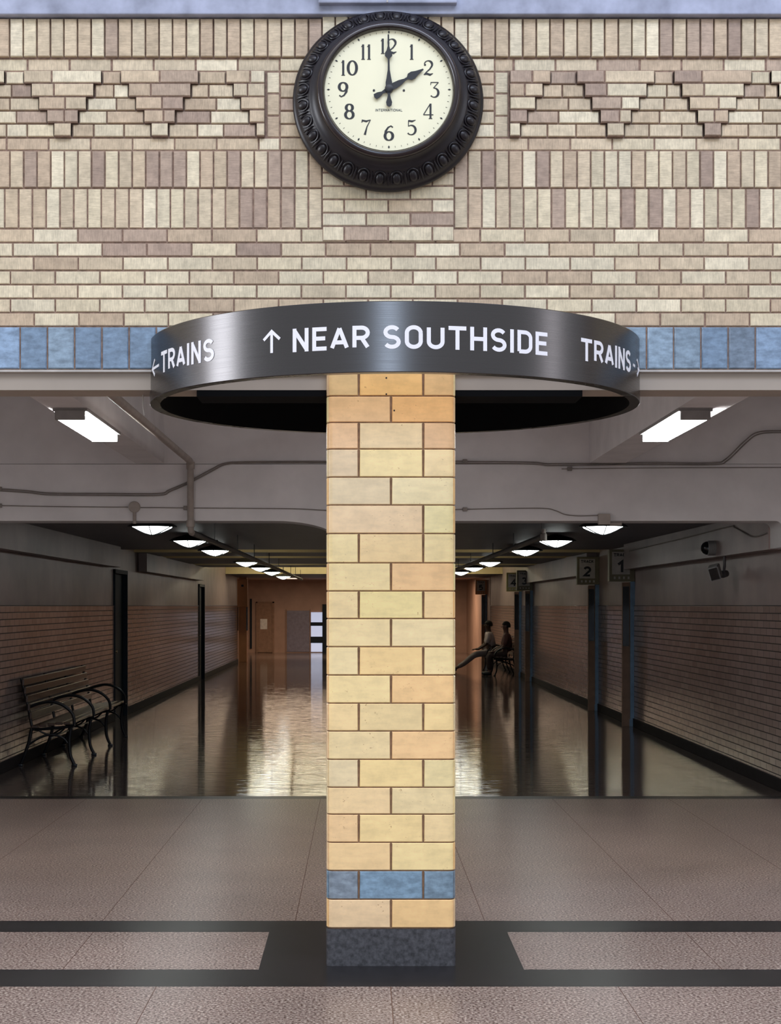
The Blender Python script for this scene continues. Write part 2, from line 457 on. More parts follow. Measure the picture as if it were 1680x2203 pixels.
panel(XL, 571, [570-0+0.0]+[344.5-208*i for i in range(0, 7)])
panel(1095, XR, [1100]+[1323+208.5*i for i in range(0, 7)])
# running courses over the blue band
for i in range(7):
    y0 = 492+i*30.1; stretch(y0, y0+30.1, XL, XR, 96.2, 0, (.35 if i % 2 else .87)+random.uniform(-.03, .03), .28-.02*i, .05)
# blue glazed band
bl = [(138,162,184),(128,152,176),(148,170,188),(132,150,168),(142,166,192)]
x = 43-58.6*18; k = 0
while x < XR:
    c = random.choice(bl); kk = random.uniform(.94, 1.06)
    brick(x, x+58.6, 702.5, 795, .002, srgb(*[min(255, q*kk) for q in c]), 2, 1.6, 2.2); x += 58.6
# mortar field behind the bricks
wall.box(PX(XL, YW), PX(XR, YW), YW+.006, YW+.24, PZ(797, YW), PZ(10, YW), (1,1,1,1), 3)
wall.box(PX(PIL0+1, YW), PX(PIL1-1, YW), YW-.002, YW+.05, PZ(519, YW), PZ(18, YW), (1,1,1,1), 3)
wall.box(-9, PX(XL, YW), YW, YW+.30, 0, 6.5, srgb(200,182,158), 3); wall.box(PX(XR, YW), 9, YW, YW+.30, 0, 6.5, srgb(200,182,158), 3)
wo = wall.build('wall_front', [M['brick'], M['soldier'], M['blue_tile'], M['mortar']]); struct(wo)

# stone cornice over the bricks
tr = MB()
tr.box(-9, 9, YW-.05, YW+.30, PZ(39, YW), 6.5, None, 0, .006)
tr.box(PX(686, YW), PX(981, YW), YW-.085, YW+.1, PZ(21, YW), 6.45, None, 0, .006)
struct(tr.build('trim_1', M['stone']))
tj = MB(); tj.box(PX(831, YW), PX(834, YW), YW-.088, YW-.05, PZ(20, YW), 6.4)
struct(tj.build('trim_2', M['lip']))
# lintel
ln = MB()
ZS = PZ(838, YW)
ln.box(-5, 5.2, YW+.02, YW+.25, ZS, PZ(797, YW)+.01, None, 0)
ln.box(-5, 5.2, YW-.006, YW+.03, PZ(800.5, YW), PZ(796, YW), None, 1, .001)
struct(ln.build('trim_3', [M['lintel'], M['lip']]))

# ------------------------------------------------------------------ floor
fl = MB()
def quad(x0, x1, y0, y1, mi, z=0.0): fl.face([(x0,y0,z),(x1,y0,z),(x1,y1,z),(x0,y1,z)], None, mi)
S0, S1, S2, S3 = 6.99, 7.32, 8.16, 8.45; CX = .145; BX0, BX1 = -.475, .765
quad(-9, 9, -6, S0, 0); quad(-9, 9, S0, S1, 2)
quad(-9, BX0, S1, S2, 0); quad(BX0, BX1, S1, S2, 2); quad(BX1, 9, S1, S2, 0)
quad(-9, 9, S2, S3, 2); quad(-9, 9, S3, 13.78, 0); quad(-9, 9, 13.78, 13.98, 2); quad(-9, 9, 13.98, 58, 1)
fl.box(-9, 9, -6, 58, -.25, -.01, None, 0)
for xj in (-2.41, -1.39, -.35, .67, 1.69, 2.71, 3.73): quad(xj-.002, xj+.002, S3, 13.78, 3, .0006)
for xj in (-2.41, -1.39, 1.69, 2.71): quad(xj-.002, xj+.002, S1, S2, 3, .0006)
for xj in (-1.94, -.91, .135, 1.15, 2.2): quad(xj-.002, xj+.002, 2, S0, 3, .0006)
struct(fl.build('floor', [M['terrazzo'], M['terrazzo_c'], M['band'], M['joint']]))

# ------------------------------------------------------------------ tile column
YC = 7.39; CC = (CX, YC+.305)
col_o = thing('tiled_column', 'square column of cream and tan glazed blocks with rounded corners and one blue course', 'column', (CX, YC+.305, 0))
def perim(h, r, n=6):
    pts = []
    for (sx_, sy_, a0) in ((1,-1,-90),(1,1,0),(-1,1,90),(-1,-1,180)):
        for k in range(n+1):
            a = math.radians(a0+90*k/n); pts.append((sx_*(h-r)+r*math.cos(a), sy_*(h-r)+r*math.sin(a)))
    return pts
H_ = .305; RC = .032
def outline_between(face, a, b_):
    """poly path on one face (local u from -H..H), face rotated; wraps half the corner at the ends"""
    pts = []
    n = 5
    if a <= -H_+1e-6:
        for k in range(n+1):
            t = math.radians(225+45*k/n); pts.append((-(H_-RC)+RC*math.cos(t), -(H_-RC)+RC*math.sin(t)))
    else: pts.append((a, -H_))
    if b_ >= H_-1e-6:
        for k in range(n+1):
            t = math.radians(270+45*k/n); pts.append(((H_-RC)+RC*math.cos(t), -(H_-RC)+RC*math.sin(t)))
    else: pts.append((b_, -H_))
    ang = face*PI/2; ca, sa = math.cos(ang), math.sin(ang)
    return [(x*ca-y*sa, x*sa+y*ca) for x, y in pts]
def block(mb, path, z0, z1, colr, inset=.006, mi=0):
    c = .003
    def ring(off, z, ef):
        out = []
        for i, (x, y) in enumerate(path):
            a = Vector(path[max(i-1, 0)]); b_ = Vector(path[min(i+1, len(path)-1)]); d = (b_-a).normalized()
            nrm = Vector((d.y, -d.x)); p = Vector((x, y))+nrm*off
            if i == 0: p += d*ef
            if i == len(path)-1: p -= d*ef
            out.append((CC[0]+p.x, CC[1]+p.y, z))
        return out
    rings = [ring(-.02, z0, 0), ring(-c, z0, 0), ring(0, z0+c, c), ring(0, z1-c, c), ring(-c, z1, 0), ring(-.02, z1, 0)]
    n = len(path); vs = [p for r_ in rings for p in r_]; fs = []
    for i in range(5):
        for k in range(n-1): fs.append((i*n+k, i*n+k+1, (i+1)*n+k+1, (i+1)*n+k))
    for e in (0, n-1): fs.append(tuple(i*n+e for i in range(6)))
    mb.add(vs, fs, colr, mi)
cy = [1997, 1935, 1873.5, 1812.5, 1752, 1694, 1634, 1573, 1513, 1452.5, 1391.5, 1331, 1271.5, 1211, 1148, 1086.5, 1026.5, 966, 909, 852, 797]
Hh = [('H', None)]
crm = (226,208,158); yel = (230,214,160); ora = (222,184,128); tn = (214,184,138); gy = (206,196,160); pk = (210,186,150)
patt = [('H',[pk,ora]),('B',None),('H',[(222,192,142),(224,204,148)]),('Q',[tn,(226,200,142),(214,196,148)]),('H',[(218,196,150),(208,196,152)]),
 ('Q',[gy,(230,200,140),(208,200,150)]),('H',[(208,194,148),(224,184,132)]),('Q',[(216,196,144),(206,190,140),(224,198,140)]),('H',[(220,204,148),(222,184,128)]),
 ('Q',[(222,208,160),(222,194,134),(220,206,154)]),('H',[(222,206,156),(220,208,162)]),('Q',[(222,204,154),(226,210,146),(220,194,142)]),('H',[(222,206,152),(222,182,130)]),
 ('Q',[(222,206,150),(222,196,142),(222,206,152)]),('T',[(214,190,150),(226,214,158)]),('H',[(200,186,150),(222,210,164)]),('Q',[(196,178,144),(224,204,144),(218,200,150)]),
 ('Q',[(206,168,124),(208,188,144),(198,160,118)]),('H',[(206,166,116),(212,160,96)]),('Q',[(198,168,116),(214,168,98),(198,160,106)])]
cm = MB(); seam = .0035
for k, (kind, cols) in enumerate(patt):
    z0 = PZ(cy[k], YC)+seam*.8; z1 = PZ(cy[k+1], YC)-seam*.8
    e = H_; q = .152
    spans = {'H': [(-e,0),(0,e)], 'Q': [(-e,-q),(-q,q),(q,e)], 'B': [(-e,-q),(-q,q),(q,e)], 'T': [(-e,q),(q,e)]}[kind]
    for fc in range(4):
        for i, (a, b_) in enumerate(spans):
            aa = a+(seam if a > -e else 0); bb = b_-(seam if b_ < e else 0)
            if kind == 'B': c = [(146,160,172),(138,168,190),(138,164,182)][i]
            else: c = cols[i] if fc == 0 else random.choice([crm, yel, ora, tn, gy, pk])
            if kind != 'B': c = tuple(q+(m_-q)*.28 for q, m_ in zip(c, (222, 202, 158)))
            if kind != 'B': c = (min(255, c[0]*1.16), min(250, c[1]*1.125), min(240, c[2]*1.10))
            block(cm, outline_between(fc, aa, bb), z0, z1, srgb(*c), mi=(2 if kind == 'B' else 0))
ins = [(CC[0]+x, CC[1]+y) for x, y in perim(H_-.0045, RC)]
cm.prism(ins, PZ(1998, YC), PZ(790, YC), 'Z', (1,1,1,1), 1)
cm.build('shaft', [M['block'], M['block_mortar'], M['blue_tile']], col_o, True)
bs = MB(); bs.prism([(CC[0]+x, CC[1]+y) for x, y in perim(H_+.001, .02)], 0, PZ(1998.5, YC), 'Z')
bs.build('base', M['granite'], col_o, True)['label'] = 'dark speckled stone base block'
# small screw holes left in two upper blocks
hol = MB()
for px, py in ((831,813),(831,848),(848,883)):
    hol.lathe([(0,.0012),(.004,.0012),(.004,0)], PX(px, YC), YC, PZ(py, YC), 'Y', 10)
hol.build('screw_hole', M['ink'], col_o)

# ------------------------------------------------------------------ ring sign
RX, RY, RR = .166, 7.70, 1.19; RZ0, RZ1 = 2.671, 2.967; RT = .05
ring = thing('circular_sign', 'large black circular sign band around the column reading NEAR SOUTHSIDE and TRAINS', 'sign', (RX, RY, RZ0))
NR = 192
def annulus(mb, r0, r1, z0, z1, a0, a1, n, mi_out=0, mi_in=0):
    prof = [(r1-.003, z0), (r1, z0+.003), (r1, z1-.003), (r1-.003, z1), (r0, z1), (r0, z0)]
    vs = []; fs = []
    for k in range(n+1):
        t = a0+(a1-a0)*k/n
        for r_, z in prof: vs.append((RX+r_*math.sin(t), RY-r_*math.cos(t), z))
    P = len(prof)
    for k in range(n):
        for i in range(P):
            j = (i+1) % P; mb.add([vs[k*P+i], vs[k*P+j], vs[(k+1)*P+j], vs[(k+1)*P+i]], [(0,1,2,3)], None, mi_in if i == 4 else mi_out)
b1 = MB(); annulus(b1, RR-RT, RR, RZ0, RZ1, -PI, PI, NR, 0, 1)
bo = b1.build('sign_band', [M['ring'], M['black']], ring)
bmx = bmesh.new(); bmx.from_mesh(bo.data); bmesh.ops.remove_doubles(bmx, verts=bmx.verts, dist=1e-5); bmesh.ops.recalc_face_normals(bmx, faces=bmx.faces); bmx.to_mesh(bo.data); bmx.free()
bo.data.polygons.foreach_set('use_smooth', [True]*len(bo.data.polygons)); bo.data.set_sharp_from_angle(angle=math.radians(30))
for xa, xb_ in ((PX(423, YW+.02), CX-.308), (CX+.308, PX(1253, YW+.02))):
    mb = MB(); mb.box(xa, xb_, YW+.022, YW+.27, ZS-.03, ZS, None)
    mb.build('mounting_plate', M['black'], ring)['label'] = 'flat black mounting plate under the lintel'
def theta_at(px):
    """angle round the ring whose front surface is seen along a given sight line (used only to read off spacing)"""
    lo, hi = math.radians(-80), math.radians(80)
    for _ in range(50):
        t = (lo+hi)/2; x_ = RX+RR*math.sin(t); y_ = RY-RR*math.cos(t)
        if VX+F*x_/y_ < px: lo = t
        else: hi = t
    return t
def cyl(u, v, d):
    t = u/RR; r_ = RR+.0005+d
    return (RX+r_*math.sin(t), RY-r_*math.cos(t), v)
TH = .0985; TT = .0170
def ring_text(s, px0, px1, name, z0=2.767, H=TH, t=TT, gap=.34):
    u0, u1 = theta_at(px0)*RR+t/2, theta_at(px1)*RR-t/2
    wd = text_width(s, gap); xs = (u1-u0)/(wd*H); x = u0
    for ch in s:
        if ch != ' ':
            g_ = MB(); glyph(g_, ch, x, H, t, .0016, cyl, xs, z0)
            g_.build('arrow' if ch in '^<>' else 'letter_'+ch.lower(), M['white'], ring)
        x += (LET[ch][0]+gap)*H*xs
ring_text('NEAR SOUTHSIDE', 630, 1177, 'n')
ring_text('^', 565, 605, 'a', 2.768, .098, .0125)
ring_text('TRAINS', 347.5, 461, 't'); ring_text('TRAINS', 1249.5, 1356, 't')
ring_text('<', 327.8, 343, 'a', 2.762, .098, .0125); ring_text('>', 1361, 1374.5, 'a', 2.762, .098, .0125)

# ------------------------------------------------------------------ wall clock
KX, KZ, SQ = PX(834.5, YW), PZ(224, YW), .95
clock = thing('wall_clock', 'round black iron wall clock with cream dial showing two o’clock'.replace('’', ''), 'clock', (KX, YW-.03, KZ))
YB = YW-.022
case = MB()
case.lathe([(.30,.0),(.445,.0),(.450,.012),(.449,.022),(.442,.030),(.436,.034),(.432,.044),(.420,.062),(.395,.082),(.376,.094),(.370,.104),(.366,.108),(.358,.112),(.340,.128),(.328,.150),(.324,.160)], KX, YB, KZ, 'Y', 96, sq=SQ)
case.build('case', M['iron'], clock, True)
# egg and dart carving
NE = 32
def polar(r_, a, d): return Vector((KX+r_*math.cos(a), YB-d, KZ+r_*math.sin(a)*SQ))
for k in range(NE):
    a = 2*PI*(k+.5)/NE
    eg = MB()
    bm = bmesh.new(); bmesh.ops.create_uvsphere(bm, u_segments=14, v_segments=10, radius=1)
    rad = Vector((math.cos(a), 0, math.sin(a)*SQ)).normalized()
    sl = (rad*.050+Vector((0, 1, 0))*.040).normalized(); tg = Vector((-math.sin(a), 0, math.cos(a)*SQ)).normalized(); nr = sl.cross(tg)
    if nr.y > 0: nr = -nr
    c0 = polar(.401, a, .074)+nr*.001
    Mx = Matrix.Translation(c0) @ Matrix((tg*.021, sl*.030, nr*.016)).transposed().to_4x4()
    eg.bm(bm, None, 0, Mx)
    eg.build('egg_carving', M['iron'], clock, True)
    rb = MB(); arcpts = []
    for q in range(15):
        t = math.radians(-40+260*q/14); off = tg*(.0275*math.cos(t))+sl*(-.037*math.sin(t))
        arcpts.append(c0-off*Vector((1, 1, 1)).x+nr*.003 if False else c0+tg*(.0275*math.cos(t))-sl*(.037*math.sin(t))+nr*.003)
    rb.tube(arcpts, .0042, 6); rb.build('egg_border', M['iron'], clock, True)
    a2 = 2*PI*k/NE
    p0 = polar(.430, a2, .054); p1 = polar(.382, a2, .096); dt = MB()
    dt.tube([p0, (p0+p1)/2+Vector((0, -.006, 0)), p1], [.003, .0062, .002], 6); dt.build('dart_carving', M['iron'], clock, True)
bz = MB(); bz.lathe([(.300,.155),(.326,.155),(.331,.165),(.331,.182),(.325,.192),(.316,.197),(.306,.196),(.300,.190),(.2955,.176),(.2955,.160)], KX, YB, KZ, 'Y', 96, sq=SQ)
bz.build('bezel', M['iron_rim'], clock, True)
DY = YB-.168; DZ = KZ+.006
KXd = KX+.001
dl = MB()
dl.lathe([(0, 0), (.2965, 0), (.2965, -.004)], KXd, DY, DZ, 'Y', 96, sq=SQ)
dl.build('dial', M['dial'], clock)
def dm(u, v, d): return (KXd+u, DY-.0006-d, DZ+v*SQ)
def vw(pts, f): return [f(i/(len(pts)-1)) for i in range(len(pts))]
tk, tn_ = .165, .065
def ell(cx_, cy_, rx, ry, a0=0, a1=360, n=22):
    p = arc(cx_, cy_, rx, ry, a0, a1, n)
    ww = [tn_+(tk-tn_)*abs(math.cos(math.radians(a0+(a1-a0)*k/n)))**1.3 for k in range(n+1)]
    return p, ww
DIG = {
 '0': (.56, [ell(.28,.5,.24,.46)]),
 '1': (.20, [([(.10,0),(.10,1)], [.12,.12]), ([(0,.84),(.10,.97)], [.03,.07]), ([(.0,.02),(.2,.02)], [.04,.04])]),
 '2': (.56, [(arc(.27,.72,.22,.25,170,-25,14)+[(.36,.42),(.16,.22),(.04,.06)], [.06]*4+[.05,.05,.07,.09,.11,.125,.13,.13,.12,.11,.10,.08,.06,.05]), ([(.02,.06),(.2,.12),(.38,.05),(.54,.14)], [.05,.12,.12,.03]), (arc(.09,.70,.03,.03,0,360,8), [.06]*9)]),
 '3': (.56, [([(.06,.80),(.08,.97),(.50,.97)], [.03,.05,.05]), ([(.50,.97),(.22,.60)], [.05,.05]), (arc(.26,.30,.24,.30,95,-140,14), [.05,.06,.08,.10,.12,.13,.13,.13,.12,.10,.08,.06,.05,.05,.08])]),
 '4': (.60, [([(.42,0),(.42,1)], [.11,.11]), ([(.40,.98),(.02,.27)], [.05,.05]), ([(.02,.27),(.58,.27)], [.05,.05]), ([(.32,.02),(.52,.02)], [.04,.04])]),
 '5': (.56, [([(.10,.92),(.30,.88),(.50,.96)], [.10,.11,.03]), ([(.10,.95),(.09,.55)], [.05,.04]), (arc(.25,.31,.25,.31,125,-140,14), [.05,.05,.07,.09,.11,.125,.13,.13,.12,.10,.08,.06,.05,.06,.09])]),
 '6': (.56, [ell(.28,.30,.22,.28), ([(.06,.32),(.10,.62),(.24,.86),(.40,.96),(.50,.86)], [.12,.12,.09,.06,.08])]),
 '7': (.54, [([(.02,.80),(.06,.94),(.28,.88),(.52,.98)], [.03,.09,.11,.03]), ([(.52,.98),(.32,.52),(.20,0)], [.04,.06,.13])]),
 '8': (.56, [ell(.28,.74,.18,.22), ell(.28,.27,.22,.26)]),
 '9': (.56, [ell(.27,.68,.22,.28), ([(.49,.66),(.46,.36),(.32,.12),(.16,.03),(.06,.13)], [.12,.12,.09,.06,.08])]),
}
def numeral(s, u, v, h, parent):
    mbn = MB(); wt = sum(DIG[c][0] for c in s)*h*1.1+.15*h*(len(s)-1); x0 = u-wt/2
    for ch in s:
        for si, (p, ww) in enumerate(DIG[ch][1]):
            ww = (list(ww)+[ww[-1]]*len(p))[:len(p)]
            ribbon(mbn, [(x0+a*h*1.1, v-h/2+b_*h) for a, b_ in p], [q*h*1.08 for q in ww], .001, dm, 0, si*.0001)
        x0 += (DIG[ch][0]*1.1+.15)*h
    mbn.build('numeral', M['ink'], parent)
for n_ in range(1, 13):
    a = math.radians(90-30*n_)
    numeral(str(n_), .2105*math.cos(a), .2105*math.sin(a), .074, clock)
for i in range(60):
    mk = MB()
    a = math.radians(6*i); big = i % 5 == 0; h = .0045 if big else .0016; l_ = .007 if big else .006
    c = Vector((.279*math.cos(a), .279*math.sin(a))); d = Vector((math.cos(a), math.sin(a)))
    if big: ribbon(mk, [c-d*l_, c, c+d*l_], [.001, h*1.9, .001], .001, dm)
    else: ribbon(mk, [c-d*l_*.6, c+d*l_*.6], h*.9, .001, dm)
    mk.build('minute_mark', M['ink'], clock)
for sx_ in (-1, 1):
    kh = MB(); kh.lathe([(0,.0015),(.0055,.0015),(.0055,0)], KXd+.069*sx_, DY-.0005, DZ-.004, 'Y', 14); kh.build('winding_hole', M['ink'], clock)
lt = MB(); s = 'INTERNATIONAL'; H2 = .0125; wd = text_width(s, .30)*H2; x = -wd/2
for ch in s:
    glyph(lt, ch, x, H2, .0017, .0006, dm, 1.0, -.106); x += (LET[ch][0]+.30)*H2
lt.build('dial_lettering', M['ink_soft'], clock)
def hand(name, ang, pts, d):
    hb = MB(); ca, sa = math.cos(ang), math.sin(ang)
    def f(u, v, dd): return dm(u*ca-v*sa, u*sa+v*ca, dd)
    ribbon(hb, [(p, 0) for p, _ in pts], [w_ for _, w_ in pts], .003, f, 0, d)
    hb.build(name, M['ink'], clock)
hand('minute_hand', math.radians(90.6), [(-.088,.006),(-.082,.022),(-.066,.028),(-.05,.018),(-.03,.010),(0,.030),(.03,.030),(.05,.022),(.09,.010),(.14,.008),(.148,.014),(.158,.034),(.172,.034),(.185,.018),(.205,.008),(.262,.007)], .014)
hand('hour_hand', math.radians(31), [(-.078,.006),(-.074,.028),(-.055,.026),(-.035,.012),(0,.026),(.03,.032),(.06,.026),(.085,.012),(.10,.012),(.112,.036),(.130,.038),(.15,.022),(.185,.006)], .009)
hb = MB(); hb.lathe([(0,.022),(.012,.022),(.019,.019),(.019,.0)], KXd, DY, DZ, 'Y', 24); hb.build('hand_hub', M['ink'], clock, True)

# ------------------------------------------------------------------ vestibule behind the lintel
YH = 13.8; ZC1 = 3.9
v_ = MB(); v_.box(-5, 5.2, YW+.20, YH+.4, ZC1, ZC1+.2); struct(v_.build('ceiling', M['paint']))
v_ = MB(); v_.box(-5.2, -5, YW+.3, YH+.4, 0, ZC1); struct(v_.build('wall_left', M['paint']))
v_ = MB(); v_.box(5.2, 5.4, YW+.3, YH+.4, 0, ZC1); struct(v_.build('wall_right', M['paint']))
v_ = MB(); v_.box(-5, 5.2, YW+.10, YW+.25, PZ(797, YW), ZC1); struct(v_.build('trim_4', M['paint']))
ZHB = PZ(1120.5, YH)
hd = MB()
hd.box(-5, 5.2, YH+.012, YH+.4, PZ(998, YH), ZC1)
# lower face with a central pier joined by a curved haunch and small corbels at the ends
PXL, PXR = PX(735, YH), PX(884, YH)
zt = PZ(999, YH)
def arch_prof():
    pts = [(-5, zt), (-5, 0), (-3.72, 0), (-3.72, ZHB-.18)]
    for k in range(0, 7): a = math.radians(180-15*k); pts.append((-3.60+.12*math.cos(a), ZHB-.12+.12*math.sin(a)))
    x0 = PX(590, YH)
    for k in range(13):
        t = k/12; pts.append((x0+(PXL-x0)*math.sin(t*PI/2), ZHB-.20*(1-math.cos(t*PI/2))))
    pts += [(PXL, 0), (PXR, 0), (PXR, ZHB-.05), (PXR+.06, ZHB)]
    for k in range(0, 7): a = math.radians(90-15*k); pts.append((3.655+.06*math.cos(a), ZHB-.06+.06*math.sin(a)))
    pts += [(3.715, PZ(1177, YH)), (3.90, PZ(1177, YH)), (3.90, 0), (5.2, 0), (5.2, zt)]
    return pts
hd2 = MB(); pr = arch_prof()
bm = bmesh.new(); vv = [bm.verts.new((x, YH, z)) for x, z in pr]; f = bm.faces.new(vv)
e = bmesh.ops.extrude_face_region(bm, geom=[f]); bmesh.ops.translate(bm, vec=(0, .4, 0), verts=[q for q in e['geom'] if isinstance(q, bmesh.types.BMVert)])
bmesh.ops.triangulate(bm, faces=bm.faces[:]); hd2.bm(bm)
hd2.v = hd2.v; struct(hd2.build('wall_header', M['paint'])); struct(hd.build('wall_header_upper', M['paint']))
for nm, x0, x1 in (('trim_5', PX(290, YH), PX(352, YH)), ('trim_6', PX(1268, YH), PX(1346, YH))):
    bb = MB(); bb.box(x0, x1, YW+.26, YH+.01, PZ(996, YH), ZC1-.001); struct(bb.build(nm, M['paint']))

# fluorescent fixtures under the two beams
ZL = PZ(996, YH)
def fluor(xc, label):
    o = thing('fluorescent_fixture', label, 'light fixture', (xc, 10.6, ZL), 'fluorescent fixtures behind the lintel')
    a = MB(); a.box(xc-.11, xc+.11, 9.95, 11.35, ZL-.022, ZL, None, 0, .003); a.build('mounting_pan', M['fix'], o)
    d = MB(); d.prism([(xc-.085, ZL-.022), (xc+.085, ZL-.022), (xc+.092, ZL-.05), (xc+.085, ZL-.072), (xc-.085, ZL-.072), (xc-.092, ZL-.05)], 9.98, 11.30, 'Y')
    d.build('diffuser', M['tube'], o)
    for y in (9.94, 11.30):
        c = MB(); c.box(xc-.094, xc+.094, y, y+.04, ZL-.076, ZL-.015, None, 0, .004); c.build('end_cap', M['fix'], o)
fluor(-1.845, 'lit fluorescent fixture under the left ceiling beam, left of the circular sign')
fluor(2.13, 'lit fluorescent fixture under the right ceiling beam, right of the circular sign')

# ------------------------------------------------------------------ pipes, conduits, boxes
def smooth(pts, n=6):
    P = [Vector(p) for p in pts]; out = []
    for i in range(len(P)-1):
        p0 = P[max(i-1, 0)]; p1 = P[i]; p2 = P[i+1]; p3 = P[min(i+2, len(P)-1)]
        for k in range(n):
            t = k/n; out.append(.5*((2*p1)+(p2-p0)*t+(2*p0-5*p1+4*p2-p3)*t*t+(3*p1-p0-3*p2+p3)*t**3))
    out.append(P[-1]); return out
YF = YH-.016
def on_header(pts, y=YF): return [(PX(a, YH), y, PZ(b_, YH)) for a, b_ in pts]
p = MB(); XPp = PX(410, YH-.05)
p.tube([(XPp, YW+.26, 2.965), (XPp, YH-.12, 2.965), (XPp, YH-.075, 2.95), (XPp, YH-.060, 2.90), (XPp, YH-.060, 2.40), (XPp, YH-.03, 2.36), (XPp, YH+.05, 2.345)], .029, 14)
for z in (2.42, 2.93): p.lathe([(.029,-.03),(.037,-.03),(.037,.03),(.029,.03)], XPp, YH-.060, z, 'Z', 14)
tag(p.build('sprinkler_pipe', M['pipe'], None, True), 'thick painted pipe running under the vestibule ceiling then down the header at left', 'pipe')
p = MB(); p.tube([(XPp, YH+.07, 2.345), (XPp, 30, 2.36), (XPp, 40, 2.37)], .029, 10)
for y in (16, 19, 22, 25.6, 28.6, 33.5, 36, 39): p.tube([(XPp, y, 2.37), (XPp, y, 2.59)], .006, 6); p.lathe([(.029,-.01),(.036,-.01),(.036,.01),(.029,.01)], XPp, y, 2.36, 'Z', 10)
tag(p.build('ceiling_pipe', M['pipe_dark'], None, True), 'dim pipe on hangers running down the corridor beside the left dome lamps', 'pipe')
p = MB(); p.tube([(1.82, 15.6, 2.385), (1.82, 30, 2.385), (1.82, 40, 2.385)], .032, 10)
for y in (15.7, 18.6, 21.5, 25.8, 29, 33.5): p.tube([(1.82, y, 2.39), (1.82, y, 2.59)], .006, 6)
po = p.build('ceiling_pipe', M['pipe_dark'], None, True); tag(po, 'dim pipe on hangers running down the corridor beside the right dome lamps', 'pipe')
c = MB(); c.lathe([(0,-.06),(.034,-.06),(.034,.0),(.024,.01),(.024,.05),(0,.05)], 1.82, 15.56, 2.41, 'Z', 14); c.build('pipe_cap', M['pipe'], po, True)['label'] = 'pale cap at the near end of the pipe'
def conduit(pts, r_, label, second=None):
    a = MB(); a.tube(smooth(on_header(pts)), r_, 8)
    if second: a.tube(smooth(on_header(second)), r_, 8)
    for (px, py) in (pts[1],): a.box(PX(px, YH)-.02, PX(px, YH)+.02, YH-.03, YH-.001, PZ(py, YH)-.018, PZ(py, YH)+.018, None, 0, .003)
    return tag(a.build('conduit', M['conduit'], None, True), label, 'conduit')
conduit([(-120,1046),(0,1052),(60,1056),(110,1061),(230,1062),(340,1062),(365,1054),(410,1034),(455,1010),(480,998),(515,994),(600,993),(700,993),(760,993)], .0058, 'paired thin conduit climbing the header left of the column',
        [(-120,1050),(0,1056),(60,1060),(110,1065),(230,1066),(342,1066),(368,1057),(413,1037),(458,1013),(482,1001),(515,997),(600,996),(700,996),(760,996)])
conduit([(940,992),(1000,993),(1100,994),(1150,995),(1175,998),(1200,998),(1400,996),(1530,996),(1560,988),(1600,950),(1630,930),(1690,927),(1800,927)], .0058, 'paired thin conduit climbing the header right of the column',
        [(940,996),(1000,997),(1100,998),(1150,999),(1175,1002),(1200,1002),(1400,1000),(1534,1000),(1564,991),(1604,953),(1633,934),(1690,931),(1800,931)])
conduit([(1212,1009),(1225,1009),(1400,1007),(1700,1006)], .0042, 'single thin wire below the paired conduit at right')
conduit([(-120,1086),(0,1088),(120,1090),(230,1091),(276,1091)], .0042, 'thin wire running left from the round junction box')
conduit([(303,1092),(400,1093),(560,1094),(640,1095),(700,1098),(760,1099)], .0042, 'thin wire running right from the round junction box to the column')
conduit([(940,1097),(1000,1096),(1090,1094),(1170,1094),(1195,1099),(1215,1107),(1245,1110),(1287,1109)], .0042, 'thin wire running from the column to the square junction box')
# round box and square box
jb = thing('junction_box', 'round painted junction box on the header above the first left dome lamp', 'junction box', (PX(290, YH), YH, PZ(1091, YH)))
a = MB(); a.lathe([(0,.035),(.045,.035),(.050,.030),(.050,0)], PX(290, YH), YH-.001, PZ(1091, YH), 'Y', 24); a.build('box_body', M['pipe'], jb, True)
a = MB(); a.tube([(PX(290, YH), YH-.02, PZ(1102, YH)), (PX(290, YH), YH-.02, PZ(1127, YH))], .015, 10); a.build('box_stub', M['pipe'], jb, True)
jb = thing('junction_box', 'square painted junction box on the header above the first right dome lamp', 'junction box', (PX(1298, YH), YH, PZ(1118, YH)))
a = MB(); a.box(PX(1285.5, YH), PX(1311.5, YH), YH-.05, YH-.001, PZ(1129, YH), PZ(1106, YH), None, 0, .004); a.build('box_body', M['pipe'], jb)
a = MB(); a.tube([(PX(1311, YH), YH-.03, PZ(1128, YH)), (PX(1336, YH), YH-.03, PZ(1128, YH))], .014, 10); a.build('box_stub', M['pipe'], jb, True)
a = MB(); a.tube([(PX(307.5, 7.6), 7.6, ZS), (PX(307.5, 7.6), 7.6, PZ(875, 7.6)), (PX(309.5, 7.6), 7.61, PZ(893, 7.6))], .0028, 6)
tag(a.build('hanging_wire', M['lip']), 'short thin wire dangling under the lintel left of the circular sign', 'wire')

# ------------------------------------------------------------------ corridor shell
WL, WR = -3.64, 3.85; YE = 56.7; ZT = 1.70; ZCC = 2.56
def side_wall(name, X, sgn, y0, y1):
    a = MB(); t = .25*sgn; x0, x1 = sorted((X, X+t))
    a.box(x0, x1, y0, y1, 0, ZT, None, 0)
    a.box(*sorted((X+.012*sgn, X+t)), y0, y1, ZT, 3.4, None, 1)
    return struct(a.build(name, [M['wainscot'], M['paint_up']]))
side_wall('wall_corridor_left', WL, -1, YH+.4, 23.15); side_wall('wall_corridor_left', WL, -1, 24.4, 35.3); side_wall('wall_corridor_left', WL, -1, 36.5, 46.5)
side_wall('wall_corridor_right', WR, 1, YH+.4, 46.5)
